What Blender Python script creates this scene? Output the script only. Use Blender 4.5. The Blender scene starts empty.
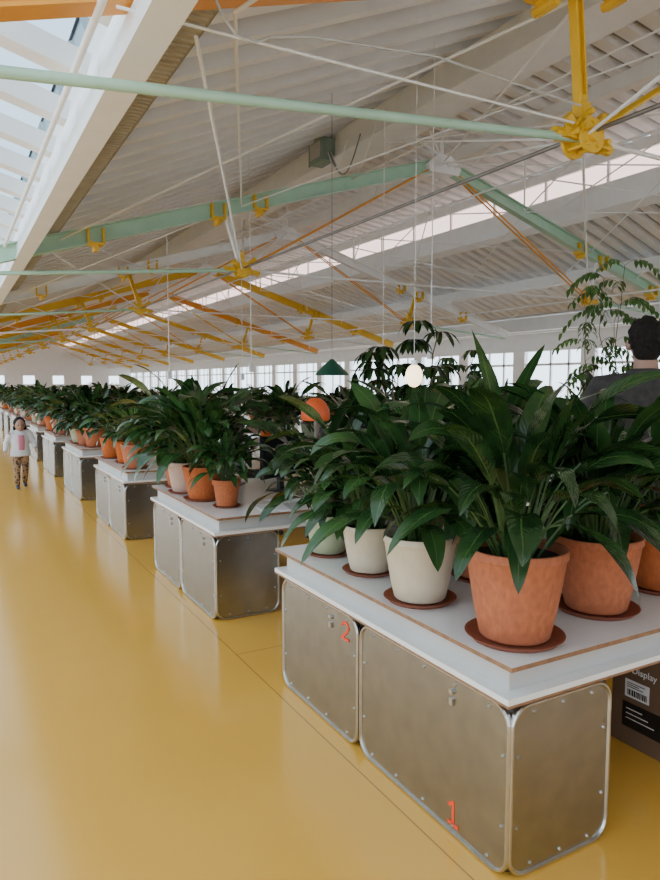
import bpy, math, random
from mathutils import Vector, Matrix
random.seed(7)
scene = bpy.context.scene
COL = scene.collection
H = 1.62
pi = math.pi

# ---------------------------------------------------------------- materials
def mat(name, col, rough=.5, metal=0.0, var=.12, nscale=4.0, bump=0.0, bscale=60.0, spec=.5, emis=None, estr=0, rnd=0):
    m = bpy.data.materials.new(name); m.use_nodes = True
    nt = m.node_tree; b = nt.nodes['Principled BSDF']
    tc = nt.nodes.new('ShaderNodeTexCoord')
    n = nt.nodes.new('ShaderNodeTexNoise'); n.inputs['Scale'].default_value = nscale; n.inputs['Detail'].default_value = 5
    nt.links.new(tc.outputs['Object'], n.inputs['Vector'])
    r = nt.nodes.new('ShaderNodeValToRGB')
    r.color_ramp.elements[0].position = .3; r.color_ramp.elements[1].position = .7
    r.color_ramp.elements[0].color = (*[max(0, c*(1-var)) for c in col], 1)
    r.color_ramp.elements[1].color = (*[min(1, c*(1+var)) for c in col], 1)
    nt.links.new(n.outputs['Fac'], r.inputs['Fac'])
    out = r.outputs['Color']
    if rnd:
        oi = nt.nodes.new('ShaderNodeObjectInfo'); mr = nt.nodes.new('ShaderNodeMapRange'); mr.inputs['To Min'].default_value = 1-rnd; mr.inputs['To Max'].default_value = 1+rnd
        nt.links.new(oi.outputs['Random'], mr.inputs['Value'])
        hs = nt.nodes.new('ShaderNodeHueSaturation'); nt.links.new(mr.outputs[0], hs.inputs['Value']); nt.links.new(mr.outputs[0], hs.inputs['Saturation']); nt.links.new(out, hs.inputs['Color']); out = hs.outputs[0]
    nt.links.new(out, b.inputs['Base Color'])
    b.inputs['Roughness'].default_value = rough
    b.inputs['Metallic'].default_value = metal
    b.inputs['Specular IOR Level'].default_value = spec
    if bump:
        n2 = nt.nodes.new('ShaderNodeTexNoise'); n2.inputs['Scale'].default_value = bscale
        nt.links.new(tc.outputs['Object'], n2.inputs['Vector'])
        bp = nt.nodes.new('ShaderNodeBump'); bp.inputs['Strength'].default_value = bump; bp.inputs['Distance'].default_value = .01
        nt.links.new(n2.outputs['Fac'], bp.inputs['Height']); nt.links.new(bp.outputs['Normal'], b.inputs['Normal'])
    if emis:
        b.inputs['Emission Color'].default_value = (*emis, 1); b.inputs['Emission Strength'].default_value = estr
    return m

def leaf_mat(name, dark, light, rib):
    m = bpy.data.materials.new(name); m.use_nodes = True
    nt = m.node_tree; b = nt.nodes['Principled BSDF']; L = nt.links.new
    tc = nt.nodes.new('ShaderNodeTexCoord')
    n = nt.nodes.new('ShaderNodeTexNoise'); n.inputs['Scale'].default_value = 7
    L(tc.outputs['Object'], n.inputs['Vector'])
    r = nt.nodes.new('ShaderNodeValToRGB')
    r.color_ramp.elements[0].position = .35; r.color_ramp.elements[1].position = .7
    r.color_ramp.elements[0].color = (*dark, 1); r.color_ramp.elements[1].color = (*light, 1)
    L(n.outputs['Fac'], r.inputs['Fac'])
    sx = nt.nodes.new('ShaderNodeSeparateXYZ'); L(tc.outputs['UV'], sx.inputs[0])
    s = nt.nodes.new('ShaderNodeMath'); s.operation = 'SUBTRACT'; s.inputs[1].default_value = .5; L(sx.outputs[0], s.inputs[0])
    a = nt.nodes.new('ShaderNodeMath'); a.operation = 'ABSOLUTE'; L(s.outputs[0], a.inputs[0])
    lt = nt.nodes.new('ShaderNodeMath'); lt.operation = 'LESS_THAN'; lt.inputs[1].default_value = .025; L(a.outputs[0], lt.inputs[0])
    mx = nt.nodes.new('ShaderNodeMixRGB'); L(lt.outputs[0], mx.inputs[0]); L(r.outputs[0], mx.inputs[1]); mx.inputs[2].default_value = (*rib, 1)
    oi = nt.nodes.new('ShaderNodeObjectInfo')
    mr = nt.nodes.new('ShaderNodeMapRange'); mr.inputs['To Min'].default_value = .7; mr.inputs['To Max'].default_value = 1.35; L(oi.outputs['Random'], mr.inputs['Value'])
    hs = nt.nodes.new('ShaderNodeHueSaturation'); L(mr.outputs[0], hs.inputs['Value']); L(mx.outputs[0], hs.inputs['Color'])
    L(hs.outputs[0], b.inputs['Base Color'])
    m1 = nt.nodes.new('ShaderNodeMath'); m1.operation = 'MULTIPLY_ADD'; L(sx.outputs[1], m1.inputs[0]); m1.inputs[1].default_value = 90
    m2 = nt.nodes.new('ShaderNodeMath'); m2.operation = 'MULTIPLY'; L(a.outputs[0], m2.inputs[0]); m2.inputs[1].default_value = -40
    L(m2.outputs[0], m1.inputs[2])
    sn = nt.nodes.new('ShaderNodeMath'); sn.operation = 'SINE'; L(m1.outputs[0], sn.inputs[0])
    bp = nt.nodes.new('ShaderNodeBump'); bp.inputs['Strength'].default_value = .12; bp.inputs['Distance'].default_value = .004
    L(sn.outputs[0], bp.inputs['Height']); L(bp.outputs['Normal'], b.inputs['Normal'])
    b.inputs['Roughness'].default_value = .20
    b.inputs['Specular IOR Level'].default_value = .5
    return m

M = dict(
    white=mat('white_painted_timber', (.87, .855, .83), .6, var=.03),
    board=mat('shaded_grey_boarding', (.20, .19, .18), .7, var=.15, nscale=2),  # shade between the joists put into the boarding colour
    whitebeam=mat('white_painted_steel', (.88, .87, .84), .5, var=.03),
    corr=mat('white_corrugated_sheet', (.86, .855, .84), .6, var=.04),
    corrd=mat('shaded_corrugation', (.26, .255, .25), .6, var=.05),  # dark copy of the white sheet, shade of the recesses put into colour
    green=mat('pale_green_painted_steel', (.42, .64, .48), .45, var=.06),
    yellow=mat('yellow_painted_steel', (.80, .48, .02), .45, var=.08),
    orange=mat('orange_painted_steel', (.80, .33, .03), .45, var=.08),
    darkrod=mat('grey_steel_rod', (.25, .24, .22), .4, .6),
    galv=mat('galvanised_steel', (.31, .305, .285), .27, 1.0, var=.10, nscale=14, bump=.012, bscale=25),
    galvrim=mat('galvanised_rim', (.52, .51, .48), .28, 1.0, var=.06, nscale=30),
    galvdark=mat('dark_cabinet_body', (.05, .045, .04), .5, .5),
    laminate=mat('white_laminate', (.84, .82, .78), .15, var=.03),
    laminside=mat('grey_white_edge', (.50, .49, .47), .4, var=.04),
    ply=mat('plywood_edge', (.27, .14, .07), .6, var=.25, nscale=30),
    terra=mat('terracotta', (.43, .120, .042), .75, var=.18, nscale=9, bump=.1, bscale=90, rnd=.13),
    terrad=mat('terracotta_saucer', (.30, .085, .04), .65, var=.15, nscale=12),
    cream=mat('cream_glazed_ceramic', (.62, .54, .40), .4, var=.05),
    sage=mat('sage_ceramic', (.36, .40, .25), .45, var=.06),
    pink=mat('blush_ceramic', (.55, .38, .31), .5, var=.06),
    soil=mat('soil', (.03, .02, .013), .95, var=.4, nscale=60, bump=.5),
    red=mat('red_paint', (.95, .06, .015), .5, var=.05),
    card=mat('brown_cardboard', (.17, .10, .06), .7, var=.08),
    black=mat('black_plastic', (.012, .012, .013), .4, var=.2),
    dark=mat('dark_grey_fabric', (.03, .03, .034), .85, var=.2, nscale=50),
    shirt=mat('dark_grey_brown_shirt', (.045, .040, .037), .9, var=.35, nscale=25, bump=.4, bscale=14),
    paper=mat('white_paper', (.8, .8, .8), .7, var=.02),
    lampgreen=mat('dark_green_enamel', (.02, .10, .06), .3, var=.05),
    glow=mat('lit_glass', (.9, .85, .7), .4, emis=(1, .76, .42), estr=3.8),
    orangeshade=mat('orange_enamel', (.75, .12, .03), .4),
    bark=mat('brown_stem', (.16, .11, .06), .8, var=.3, nscale=30),
    skin=mat('skin', (.36, .20, .14), .55, var=.05),
    hair=mat('dark_hair', (.013, .009, .007), .8, var=.6, nscale=70, bump=1.0, bscale=110, spec=.25),
    jacket=mat('white_jacket_cloth', (.66, .66, .68), .85, var=.06, nscale=12, bump=.3, bscale=25),
    shoe=mat('dark_shoe', (.04, .035, .05), .6),
    pinkshirt=mat('pink_cloth', (.6, .2, .28), .85),
    screen=mat('dark_screen', (.01, .011, .014), .15),
    trayb=mat('beige_cable_tray', (.55, .50, .38), .5, .3),
    eye=mat('eye_dark', (.02, .012, .01), .2),
    lips=mat('lips', (.35, .12, .10), .5),
    pinkglass=mat('glowing_pinkish_glazing', (.75, .58, .54), .4, emis=(1, .78, .74), estr=2.2),  # daylight through the strip added as emission on the panes
)
LEAF = leaf_mat('peace_lily_leaf', (.011, .037, .010), (.037, .096, .022), (.065, .13, .03))
LEAF2 = leaf_mat('light_leaf', (.035, .09, .02), (.09, .18, .045), (.12, .2, .05))
STEM = mat('green_petiole', (.04, .09, .02), .5)
def pane_mat():
    m = bpy.data.materials.new('pale_blue_glazing'); m.use_nodes = True
    nt = m.node_tree; nt.nodes.remove(nt.nodes['Principled BSDF'])
    t = nt.nodes.new('ShaderNodeBsdfTransparent'); t.inputs[0].default_value = (.42, .52, .58, 1)
    tc = nt.nodes.new('ShaderNodeTexCoord'); n = nt.nodes.new('ShaderNodeTexNoise'); n.inputs['Scale'].default_value = 1.2
    r = nt.nodes.new('ShaderNodeValToRGB'); r.color_ramp.elements[0].color = (.36, .46, .52, 1); r.color_ramp.elements[1].color = (.48, .57, .62, 1)
    nt.links.new(tc.outputs['Object'], n.inputs['Vector']); nt.links.new(n.outputs['Fac'], r.inputs['Fac']); nt.links.new(r.outputs[0], t.inputs[0])
    nt.links.new(t.outputs[0], nt.nodes['Material Output'].inputs['Surface']); return m
M['pane'] = pane_mat()

def pattern(name, c1, c2):
    m = bpy.data.materials.new(name); m.use_nodes = True
    nt = m.node_tree; b = nt.nodes['Principled BSDF']; L = nt.links.new
    tc = nt.nodes.new('ShaderNodeTexCoord')
    v = nt.nodes.new('ShaderNodeTexVoronoi'); v.inputs['Scale'].default_value = 22; L(tc.outputs['Object'], v.inputs['Vector'])
    r = nt.nodes.new('ShaderNodeValToRGB'); r.color_ramp.elements[0].position = .38; r.color_ramp.elements[1].position = .46
    L(v.outputs['Distance'], r.inputs[0])
    mx = nt.nodes.new('ShaderNodeMixRGB'); L(r.outputs[0], mx.inputs[0]); mx.inputs[1].default_value = (*c1, 1); mx.inputs[2].default_value = (*c2, 1)
    L(mx.outputs[0], b.inputs['Base Color']); b.inputs['Roughness'].default_value = .9
    return m
M['leopard'] = pattern('spotted_cloth', (.05, .03, .02), (.33, .2, .11))

def floor_mat():
    m = bpy.data.materials.new('yellow_epoxy_floor'); m.use_nodes = True
    nt = m.node_tree; b = nt.nodes['Principled BSDF']; L = nt.links.new
    tc = nt.nodes.new('ShaderNodeTexCoord')
    n = nt.nodes.new('ShaderNodeTexNoise'); n.inputs['Scale'].default_value = .7; n.inputs['Detail'].default_value = 3
    L(tc.outputs['Object'], n.inputs['Vector'])
    r = nt.nodes.new('ShaderNodeValToRGB'); r.color_ramp.elements[0].position = .3; r.color_ramp.elements[1].position = .7
    r.color_ramp.elements[0].color = (.79, .405, .060, 1); r.color_ramp.elements[1].color = (.83, .435, .068, 1)
    L(n.outputs['Fac'], r.inputs['Fac'])
    sx = nt.nodes.new('ShaderNodeSeparateXYZ'); L(tc.outputs['Object'], sx.inputs[0])
    def line(out, off, mod, w):
        a = nt.nodes.new('ShaderNodeMath'); a.operation = 'SUBTRACT'; a.inputs[1].default_value = off; L(out, a.inputs[0])
        o = a.outputs[0]
        if mod:
            w2 = nt.nodes.new('ShaderNodeMath'); w2.operation = 'PINGPONG'; w2.inputs[1].default_value = mod; L(o, w2.inputs[0]); o = w2.outputs[0]
        c = nt.nodes.new('ShaderNodeMath'); c.operation = 'ABSOLUTE'; L(o, c.inputs[0])
        d = nt.nodes.new('ShaderNodeMath'); d.operation = 'LESS_THAN'; d.inputs[1].default_value = w; L(c.outputs[0], d.inputs[0])
        return d.outputs[0]
    l1 = line(sx.outputs[0], 1.43, None, .003); l2 = line(sx.outputs[1], 3.72, 2.72, .003)
    g = nt.nodes.new('ShaderNodeMath'); g.operation = 'GREATER_THAN'; g.inputs[1].default_value = 1.43; L(sx.outputs[0], g.inputs[0])
    l2m = nt.nodes.new('ShaderNodeMath'); l2m.operation = 'MULTIPLY'; L(l2, l2m.inputs[0]); L(g.outputs[0], l2m.inputs[1])
    mxm = nt.nodes.new('ShaderNodeMath'); mxm.operation = 'MAXIMUM'; L(l1, mxm.inputs[0]); L(l2m.outputs[0], mxm.inputs[1])
    mx = nt.nodes.new('ShaderNodeMixRGB'); L(mxm.outputs[0], mx.inputs[0]); L(r.outputs[0], mx.inputs[1]); mx.inputs[2].default_value = (.36, .18, .03, 1)
    L(mx.outputs[0], b.inputs['Base Color'])
    rr = nt.nodes.new('ShaderNodeMapRange'); rr.inputs['To Min'].default_value = .13; rr.inputs['To Max'].default_value = .20
    n2 = nt.nodes.new('ShaderNodeTexNoise'); n2.inputs['Scale'].default_value = 1.5; n2.inputs['Detail'].default_value = 5; L(tc.outputs['Object'], n2.inputs['Vector'])
    L(n2.outputs['Fac'], rr.inputs['Value']); L(rr.outputs[0], b.inputs['Roughness'])
    b.inputs['Specular IOR Level'].default_value = .85
    n3 = nt.nodes.new('ShaderNodeTexNoise'); n3.inputs['Scale'].default_value = 4; L(tc.outputs['Object'], n3.inputs['Vector'])
    bp = nt.nodes.new('ShaderNodeBump'); bp.inputs['Strength'].default_value = .06; bp.inputs['Distance'].default_value = .02
    L(n3.outputs['Fac'], bp.inputs['Height']); L(bp.outputs['Normal'], b.inputs['Normal'])
    return m
M['floor'] = floor_mat()

# ---------------------------------------------------------------- mesh builder
def frame(d, up=None):
    d = Vector(d).normalized()
    u = Vector(up) if up else Vector((0, 0, 1))
    if abs(d.dot(u.normalized())) > .98: u = Vector((1, 0, 0))
    s = d.cross(u).normalized(); n = s.cross(d).normalized()
    return d, s, n

class MB:
    def __init__(s): s.v = []; s.f = []; s.m = []; s.uv = {}
    def add(s, vs, fs, mi=0):
        o = len(s.v); s.v += [tuple(p) for p in vs]
        for f in fs: s.f.append(tuple(i+o for i in f)); s.m.append(mi)
        return o
    def box(s, x0, x1, y0, y1, z0, z1, mi=0, top=None):
        vs = [(x0,y0,z0),(x1,y0,z0),(x1,y1,z0),(x0,y1,z0),(x0,y0,z1),(x1,y0,z1),(x1,y1,z1),(x0,y1,z1)]
        s.add(vs, [(0,3,2,1),(4,5,6,7),(0,1,5,4),(1,2,6,5),(2,3,7,6),(3,0,4,7)], mi)
        if top is not None: s.m[-5] = top
    def prism(s, prof, p0, p1, up=None, mi=0):
        p0 = Vector(p0); p1 = Vector(p1); d, sd, n = frame(p1-p0, up); k = len(prof)
        vs = [p0+sd*a+n*b for a, b in prof]+[p1+sd*a+n*b for a, b in prof]
        fs = [(i, (i+1) % k, k+(i+1) % k, k+i) for i in range(k)]+[tuple(range(k-1, -1, -1)), tuple(range(k, 2*k))]
        s.add(vs, fs, mi)
    def bar(s, p0, p1, w, h, mi=0): s.prism([(-w/2,-h/2),(w/2,-h/2),(w/2,h/2),(-w/2,h/2)], p0, p1, None, mi)
    def ibeam(s, p0, p1, w, h, t=.016, mi=0):
        a, b = w/2, h/2; q = t/2
        s.prism([(-a,-b),(a,-b),(a,-b+t),(q,-b+t),(q,b-t),(a,b-t),(a,b),(-a,b),(-a,b-t),(-q,b-t),(-q,-b+t),(-a,-b+t)], p0, p1, None, mi)
    def rod(s, p0, p1, r, n=10, r2=None, mi=0):
        r2 = r if r2 is None else r2
        p0 = Vector(p0); p1 = Vector(p1); d, sd, nn = frame(p1-p0)
        c = [(math.cos(2*pi*i/n), math.sin(2*pi*i/n)) for i in range(n)]
        vs = [p0+sd*a*r+nn*b*r for a, b in c]+[p1+sd*a*r2+nn*b*r2 for a, b in c]
        s.add(vs, [(i, (i+1) % n, n+(i+1) % n, n+i) for i in range(n)]+[tuple(range(n-1,-1,-1)), tuple(range(n, 2*n))], mi)
    def lathe(s, prof, n=40, c=(0,0,0), mi=0, close=True):
        vs = []; k = len(prof)
        for r, z in prof:
            for i in range(n): vs.append((c[0]+r*math.cos(2*pi*i/n), c[1]+r*math.sin(2*pi*i/n), c[2]+z))
        fs = []
        for j in range(k-1):
            for i in range(n): fs.append((j*n+i, j*n+(i+1) % n, (j+1)*n+(i+1) % n, (j+1)*n+i))
        if close: fs.append(tuple(range(n-1,-1,-1))); fs.append(tuple((k-1)*n+i for i in range(n)))
        s.add(vs, fs, mi)
    def sphere(s, c, rx, ry=None, rz=None, n=16, k=10, mi=0):
        ry = ry or rx; rz = rz or rx
        vs = [(c[0], c[1], c[2]-rz)]
        for j in range(1, k):
            t = -pi/2+pi*j/k
            for i in range(n): vs.append((c[0]+rx*math.cos(t)*math.cos(2*pi*i/n), c[1]+ry*math.cos(t)*math.sin(2*pi*i/n), c[2]+rz*math.sin(t)))
        vs.append((c[0], c[1], c[2]+rz)); fs = []
        for i in range(n):
            fs.append((0, 1+(i+1) % n, 1+i)); fs.append((len(vs)-1, 1+(k-2)*n+i, 1+(k-2)*n+(i+1) % n))
            for j in range(k-2): fs.append((1+j*n+i, 1+j*n+(i+1) % n, 1+(j+1)*n+(i+1) % n, 1+(j+1)*n+i))
        s.add(vs, fs, mi)
    def tube(s, secs, n=14, mi=0):
        ps = [Vector(q[0]) for q in secs]; vs = []; k = len(ps)
        for j, (p, rx, ry) in enumerate(secs):
            d = (ps[min(j+1, k-1)]-ps[max(j-1, 0)]).normalized()
            X = Vector((1,0,0))
            if abs(d.x) > .9: X = Vector((0,0,1))
            sd = (X-d*X.dot(d)).normalized(); o = d.cross(sd)
            for i in range(n): vs.append(ps[j]+sd*rx*math.cos(2*pi*i/n)+o*ry*math.sin(2*pi*i/n))
        fs = [(j*n+i, j*n+(i+1) % n, (j+1)*n+(i+1) % n, (j+1)*n+i) for j in range(k-1) for i in range(n)]
        fs += [tuple(range(n-1,-1,-1)), tuple((k-1)*n+i for i in range(n))]
        s.add(vs, fs, mi)
    def obj(s, name, mats, parent=None, smooth=False, loc=None, bevel=0):
        me = bpy.data.meshes.new(name); me.from_pydata(s.v, [], s.f)
        if not isinstance(mats, (list, tuple)): mats = [mats]
        for m in mats: me.materials.append(m)
        me.polygons.foreach_set('material_index', s.m)
        if s.uv:
            ul = me.uv_layers.new(name='UVMap')
            for li, lp in enumerate(me.loops):
                ul.data[li].uv = s.uv.get(lp.vertex_index, (0, 0))
        if smooth: me.polygons.foreach_set('use_smooth', [True]*len(me.polygons))
        me.update()
        o = bpy.data.objects.new(name, me); COL.objects.link(o)
        if loc: o.location = loc
        if parent: o.parent = parent
        if bevel:
            b = o.modifiers.new('bevel', 'BEVEL'); b.width = bevel; b.segments = 3; b.limit_method = 'ANGLE'
        if smooth:
            try: me.set_sharp_from_angle(angle=math.radians(45))
            except Exception: pass
        return o

def tag(o, label, cat, group=None):
    o['label'] = label; o['category'] = cat
    if group: o['group'] = group
def empty(name, loc, label, cat, group=None, rot=0):
    e = bpy.data.objects.new(name, None); e.location = loc; e.rotation_euler = (0, 0, rot); e.empty_display_size = .1
    COL.objects.link(e); tag(e, label, cat, group); return e
def struct(o, label, cat='room'):
    o['kind'] = 'structure'; o['label'] = label; o['category'] = cat; return o
def copy_tree(root, loc, rot=None, scale=None):
    kids = [c for c in root.children]
    r = root.copy(); COL.objects.link(r); r.location = loc
    if rot is not None: r.rotation_euler = (0, 0, rot)
    if scale is not None: r.scale = (scale,)*3
    for c in kids: sub_copy(c, r)
    return r
def sub_copy(c, parent):
    n = c.copy(); COL.objects.link(n); n.parent = parent
    for g in c.children: sub_copy(g, n)

def text_mesh(txt, size, name, m, parent, mat4, depth=.0008, align='CENTER'):
    cu = bpy.data.curves.new('t', 'FONT'); cu.body = txt; cu.size = size; cu.align_x = align; cu.align_y = 'CENTER'; cu.extrude = depth
    to = bpy.data.objects.new('t', cu); COL.objects.link(to); bpy.context.view_layer.update()
    me = bpy.data.meshes.new_from_object(to.evaluated_get(bpy.context.evaluated_depsgraph_get()))
    bpy.data.objects.remove(to); me.name = name; me.materials.clear(); me.materials.append(m)
    me.transform(mat4)
    o = bpy.data.objects.new(name, me); COL.objects.link(o); o.parent = parent; return o
def face_minus_x(x, y, z, sx=1.0):
    return Matrix(((0, 0, -1, x), (-sx, 0, 0, y), (0, 1, 0, z), (0, 0, 0, 1)))
DIGIT = {'1': [[(-.24, .28), (0, .5), (0, -.46)], [(-.26, -.5), (.26, -.5)]],
         '2': [[(-.30, .26), (-.22, .42), (-.06, .5), (.12, .49), (.27, .38), (.29, .20), (.18, .0), (-.05, -.24), (-.30, -.5), (.32, -.5)]]}
def digit(t, x, y, z, h, parent, ws=1.25):
    """hand painted digit on a face looking towards -x"""
    b = MB(); w = h*.075; d = .0015
    for k, st in enumerate(DIGIT[t]):
        for i, (p, q) in enumerate(zip(st, st[1:])):
            P = Vector((0, -p[0]*h*ws, p[1]*h)); Q = Vector((0, -q[0]*h*ws, q[1]*h)); u = (Q-P).normalized(); n = Vector((0, -u.z, u.y))
            P = P-u*w*.5; Q = Q+u*w*.5; e = .0002*(i+k)
            o = Vector((x, y, z))
            vs = [o+P+n*w, o+Q+n*w, o+Q-n*w, o+P-n*w]; vs = [v-Vector((e, 0, 0)) for v in vs]+[v-Vector((d+e, 0, 0)) for v in vs]
            b.add(vs, [(0,1,2,3), (4,5,6,7), (0,1,5,4), (1,2,6,5), (2,3,7,6), (3,0,4,7)])
    return b.obj('painted_number', M['red'], parent)

# ---------------------------------------------------------------- room shell
Y0, Y1 = -3.0, 70.0
XL, XR = -3.4, 16.0
b = MB(); b.box(XL-.2, XR+.2, Y0, Y1+.2, -.1, 0); struct(b.obj('floor', M['floor']), 'glossy yellow epoxy floor', 'floor')

xa, za = .84, 3.62
xr_, zr = 5.9, 5.82
sA = (zr-za)/(xr_-xa)
b = MB()
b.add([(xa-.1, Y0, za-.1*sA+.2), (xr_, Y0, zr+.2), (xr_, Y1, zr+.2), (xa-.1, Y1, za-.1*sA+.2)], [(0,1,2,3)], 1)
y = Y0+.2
while y < Y1:
    b.bar((xa-.08, y, za-.08*sA+.05), (xr_, y, zr+.05), .13, .20)
    y += .50
for xx in (2.6, 4.3):
    z = za+(xx-xa)*sA
    b.bar((xx, Y0, z+.15), (xx, Y1, z+.15), .08, .08)
b.box(.76, .84, Y0, Y1, 3.2, 3.78)
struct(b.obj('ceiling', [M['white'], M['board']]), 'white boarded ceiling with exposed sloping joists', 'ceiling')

def corr(x0, z0, x1, z1, per=.32, dep=.08):
    b = MB(); vs = []; y = Y0
    while y < Y1:
        for dy, dz in ((0,0),(.55*per,0),(.65*per,dep),(.90*per,dep)):
            vs.append((x0, y+dy, z0+dz)); vs.append((x1, y+dy, z1+dz))
        y += per
    n = len(vs)//2
    b.add(vs, [(2*i, 2*i+1, 2*i+3, 2*i+2) for i in range(n-1)])
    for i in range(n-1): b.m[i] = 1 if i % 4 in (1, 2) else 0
    return b
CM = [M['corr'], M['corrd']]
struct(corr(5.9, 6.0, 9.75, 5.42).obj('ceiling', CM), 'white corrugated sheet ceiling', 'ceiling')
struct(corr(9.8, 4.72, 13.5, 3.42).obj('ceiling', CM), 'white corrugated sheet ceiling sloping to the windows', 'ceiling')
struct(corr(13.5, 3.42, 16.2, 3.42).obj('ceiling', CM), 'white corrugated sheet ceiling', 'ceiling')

b = MB()
y = Y0+.1
while y < Y1:
    b.bar((-3.4, y, 4.40), (.70, y, 3.27), .13, .12); y += .68
for xx in (-3.3, -2.2, -1.1, -.1):
    z = 3.27+(.70-xx)*.2756
    b.bar((xx, Y0, z+.04), (xx, Y1, z+.04), .06, .07)
b.add([(-3.4, Y0, 4.50), (.70, Y0, 3.37), (.70, Y1, 3.37), (-3.4, Y1, 4.50)], [(0,1,2,3)], 1)
struct(b.obj('window_1', [M['white'], M['pane']]), 'sloping rooflight, pale blue glass between white bars', 'window')

b = MB()
b.box(XR, XR+.2, Y0, Y1, 0, .95); b.box(XR, XR+.2, Y0, Y1, 2.6, 3.6)
struct(b.obj('wall_right', M['white']), 'white wall with a long window band', 'wall')
b = MB(); y = Y0
while y < Y1:
    b.box(XR+.02, XR+.18, y, y+.5, .95, 2.6)
    for q in (.95, 1.65): b.box(XR+.06, XR+.12, y+q, y+q+.06, .95, 2.6)
    y += 2.72
b.box(XR+.06, XR+.12, Y0, Y1, 2.15, 2.22)
struct(b.obj('window_2', M['whitebeam']), 'long window band with white mullions', 'window')
b = MB(); b.box(9.72, 9.74, Y0, Y1, 4.93, 5.30)
struct(b.obj('window_3', M['pinkglass']), 'pinkish clerestory strip with daylight added as glow', 'window')
b = MB(); b.box(9.66, 9.8, Y0, Y1, 5.28, 5.45); b.box(9.66, 9.8, Y0, Y1, 4.86, 4.94)
y = Y0
while y < Y1: b.box(9.68, 9.72, y, y+.05, 4.93, 5.3); y += 1.36
struct(b.obj('trim_1', M['whitebeam']), 'white clerestory frame', 'trim')
b = MB(); b.box(XL, XR, Y1, Y1+.2, 0, 1.5); b.box(XL, XR, Y1, Y1+.2, 2.3, 6.2)
x = XL
while x < XR: b.box(x, x+1.6, Y1, Y1+.2, 1.5, 2.3); x += 2.6
struct(b.obj('wall_far', M['white']), 'white end wall with windows', 'wall')
b = MB(); b.box(XL, XR, Y0-.2, Y0, 0, .8); b.box(XL, XR, Y0-.2, Y0, 3.3, 6.2)  # out-of-view wall added to cut light from behind, openings let some in
x = XL
while x < XR: b.box(x, x+1.2, Y0-.2, Y0, .8, 3.3); x += 2.6
struct(b.obj('wall_back', M['white']), 'unseen white end wall with tall windows, added for the light', 'wall')
b = MB(); b.box(XL-.2, XL, Y0, Y1, 0, .4); b.box(XL-.2, XL, Y0, Y1, 4.0, 4.5)
y = Y0
while y < Y1: b.box(XL-.2, XL, y, y+.2, .4, 4.0); y += 2.72
struct(b.obj('wall_left', M['white']), 'white wall with tall windows', 'wall')

# ---------------------------------------------------------------- big longitudinal beams
def longbeam(x0, x1, z0, z1, label, m=None, y0=Y0, y1=Y1, bev=.01):
    b = MB(); b.box(x0, x1, y0, y1, z0, z1); o = b.obj('roof_beam', m or M['whitebeam'], bevel=bev); tag(o, label, 'beam'); return o
b = MB(); b.box(.725, .84, Y0, Y1, 3.05, 3.19); b.box(.71, .86, Y0, Y1, 3.03, 3.05)
tag(b.obj('roof_beam', M['whitebeam']), 'white valley beam running along the aisle', 'beam')
b = MB(); b.box(5.60, 6.05, Y0, Y1, 5.26, 5.64); b.box(5.53, 6.12, Y0, Y1, 5.22, 5.26)
tag(b.obj('roof_beam', M['whitebeam']), 'white box ridge beam under the joists', 'beam')
b = MB(); b.box(9.5, 9.86, Y0, Y1, 4.5, 4.86); b.box(9.44, 9.92, Y0, Y1, 4.46, 4.5)
tag(b.obj('roof_beam', M['whitebeam']), 'white box beam below the clerestory strip', 'beam')
longbeam(7.7, 7.85, 5.4, 5.6, 'white purlin under corrugated sheeting')
longbeam(11.6, 11.8, 3.75, 3.98, 'white purlin under corrugated sheeting')
longbeam(13.7, 14.0, 3.02, 3.36, 'white valley beam near the windows')
longbeam(15.2, 15.4, 3.1, 3.36, 'white purlin near the window wall')

b = MB(); b.rod((.60, Y0, 3.16), (.60, Y1, 3.16), .018, 12)
tag(b.obj('conduit_pipe', M['whitebeam'], smooth=True), 'white pipe running beside the valley beam', 'pipe')
b = MB(); b.box(1.02, 1.20, Y0, Y1, 3.40, 3.406)
for xx in (1.02, 1.195): b.box(xx, xx+.006, Y0, Y1, 3.40, 3.45)
y = 1.0
while y < 24:
    b.box(1.04, 1.18, y, y+.012, 3.385, 3.40); y += .06
tag(b.obj('cable_tray', M['trayb']), 'beige slotted cable tray beside the valley beam', 'cable tray')

# ---------------------------------------------------------------- trusses
AP = (6.84, 5.02); FL = (-.25, 2.83); FR = (13.6, 2.93); HL = (3.49, 3.13); HR = (10.23, 3.13)
def chz(x, dz=0):
    if x <= AP[0]: return dz+FL[1]+(x-FL[0])/(AP[0]-FL[0])*(AP[1]-FL[1])
    return dz+AP[1]-(x-AP[0])/(FR[0]-AP[0])*(AP[1]-FR[1])
def hub(parent, x, z, m):
    b = MB()
    b.rod((x, -.11, z), (x, .11, z), .045, 16)
    for yy in (-.08, .06): b.rod((x, yy, z), (x, yy+.02, z), .105, 20)
    for a in (180, 352, 40, 95, 140):
        dx, dz = math.cos(math.radians(a)), math.sin(math.radians(a)); L = .2 if a != 140 else .13
        b.bar((x+dx*.06, 0, z+dz*.06), (x+dx*L, 0, z+dz*L), .10, .055)
        b.rod((x+dx*(L-.01), 0, z+dz*(L-.01)), (x+dx*(L+.05), 0, z+dz*(L+.05)), .036, 6)
        b.rod((x+dx*(L-.06), -.09, z+dz*(L-.06)), (x+dx*(L-.06), .09, z+dz*(L-.06)), .019, 6)
    for a in (20, 90, 160, 230, 300):
        dx, dz = math.cos(math.radians(a))*.075, math.sin(math.radians(a))*.075
        b.rod((x+dx, -.098, z+dz), (x+dx, .098, z+dz), .013, 6)
    b.obj('hub', m, parent)
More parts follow.
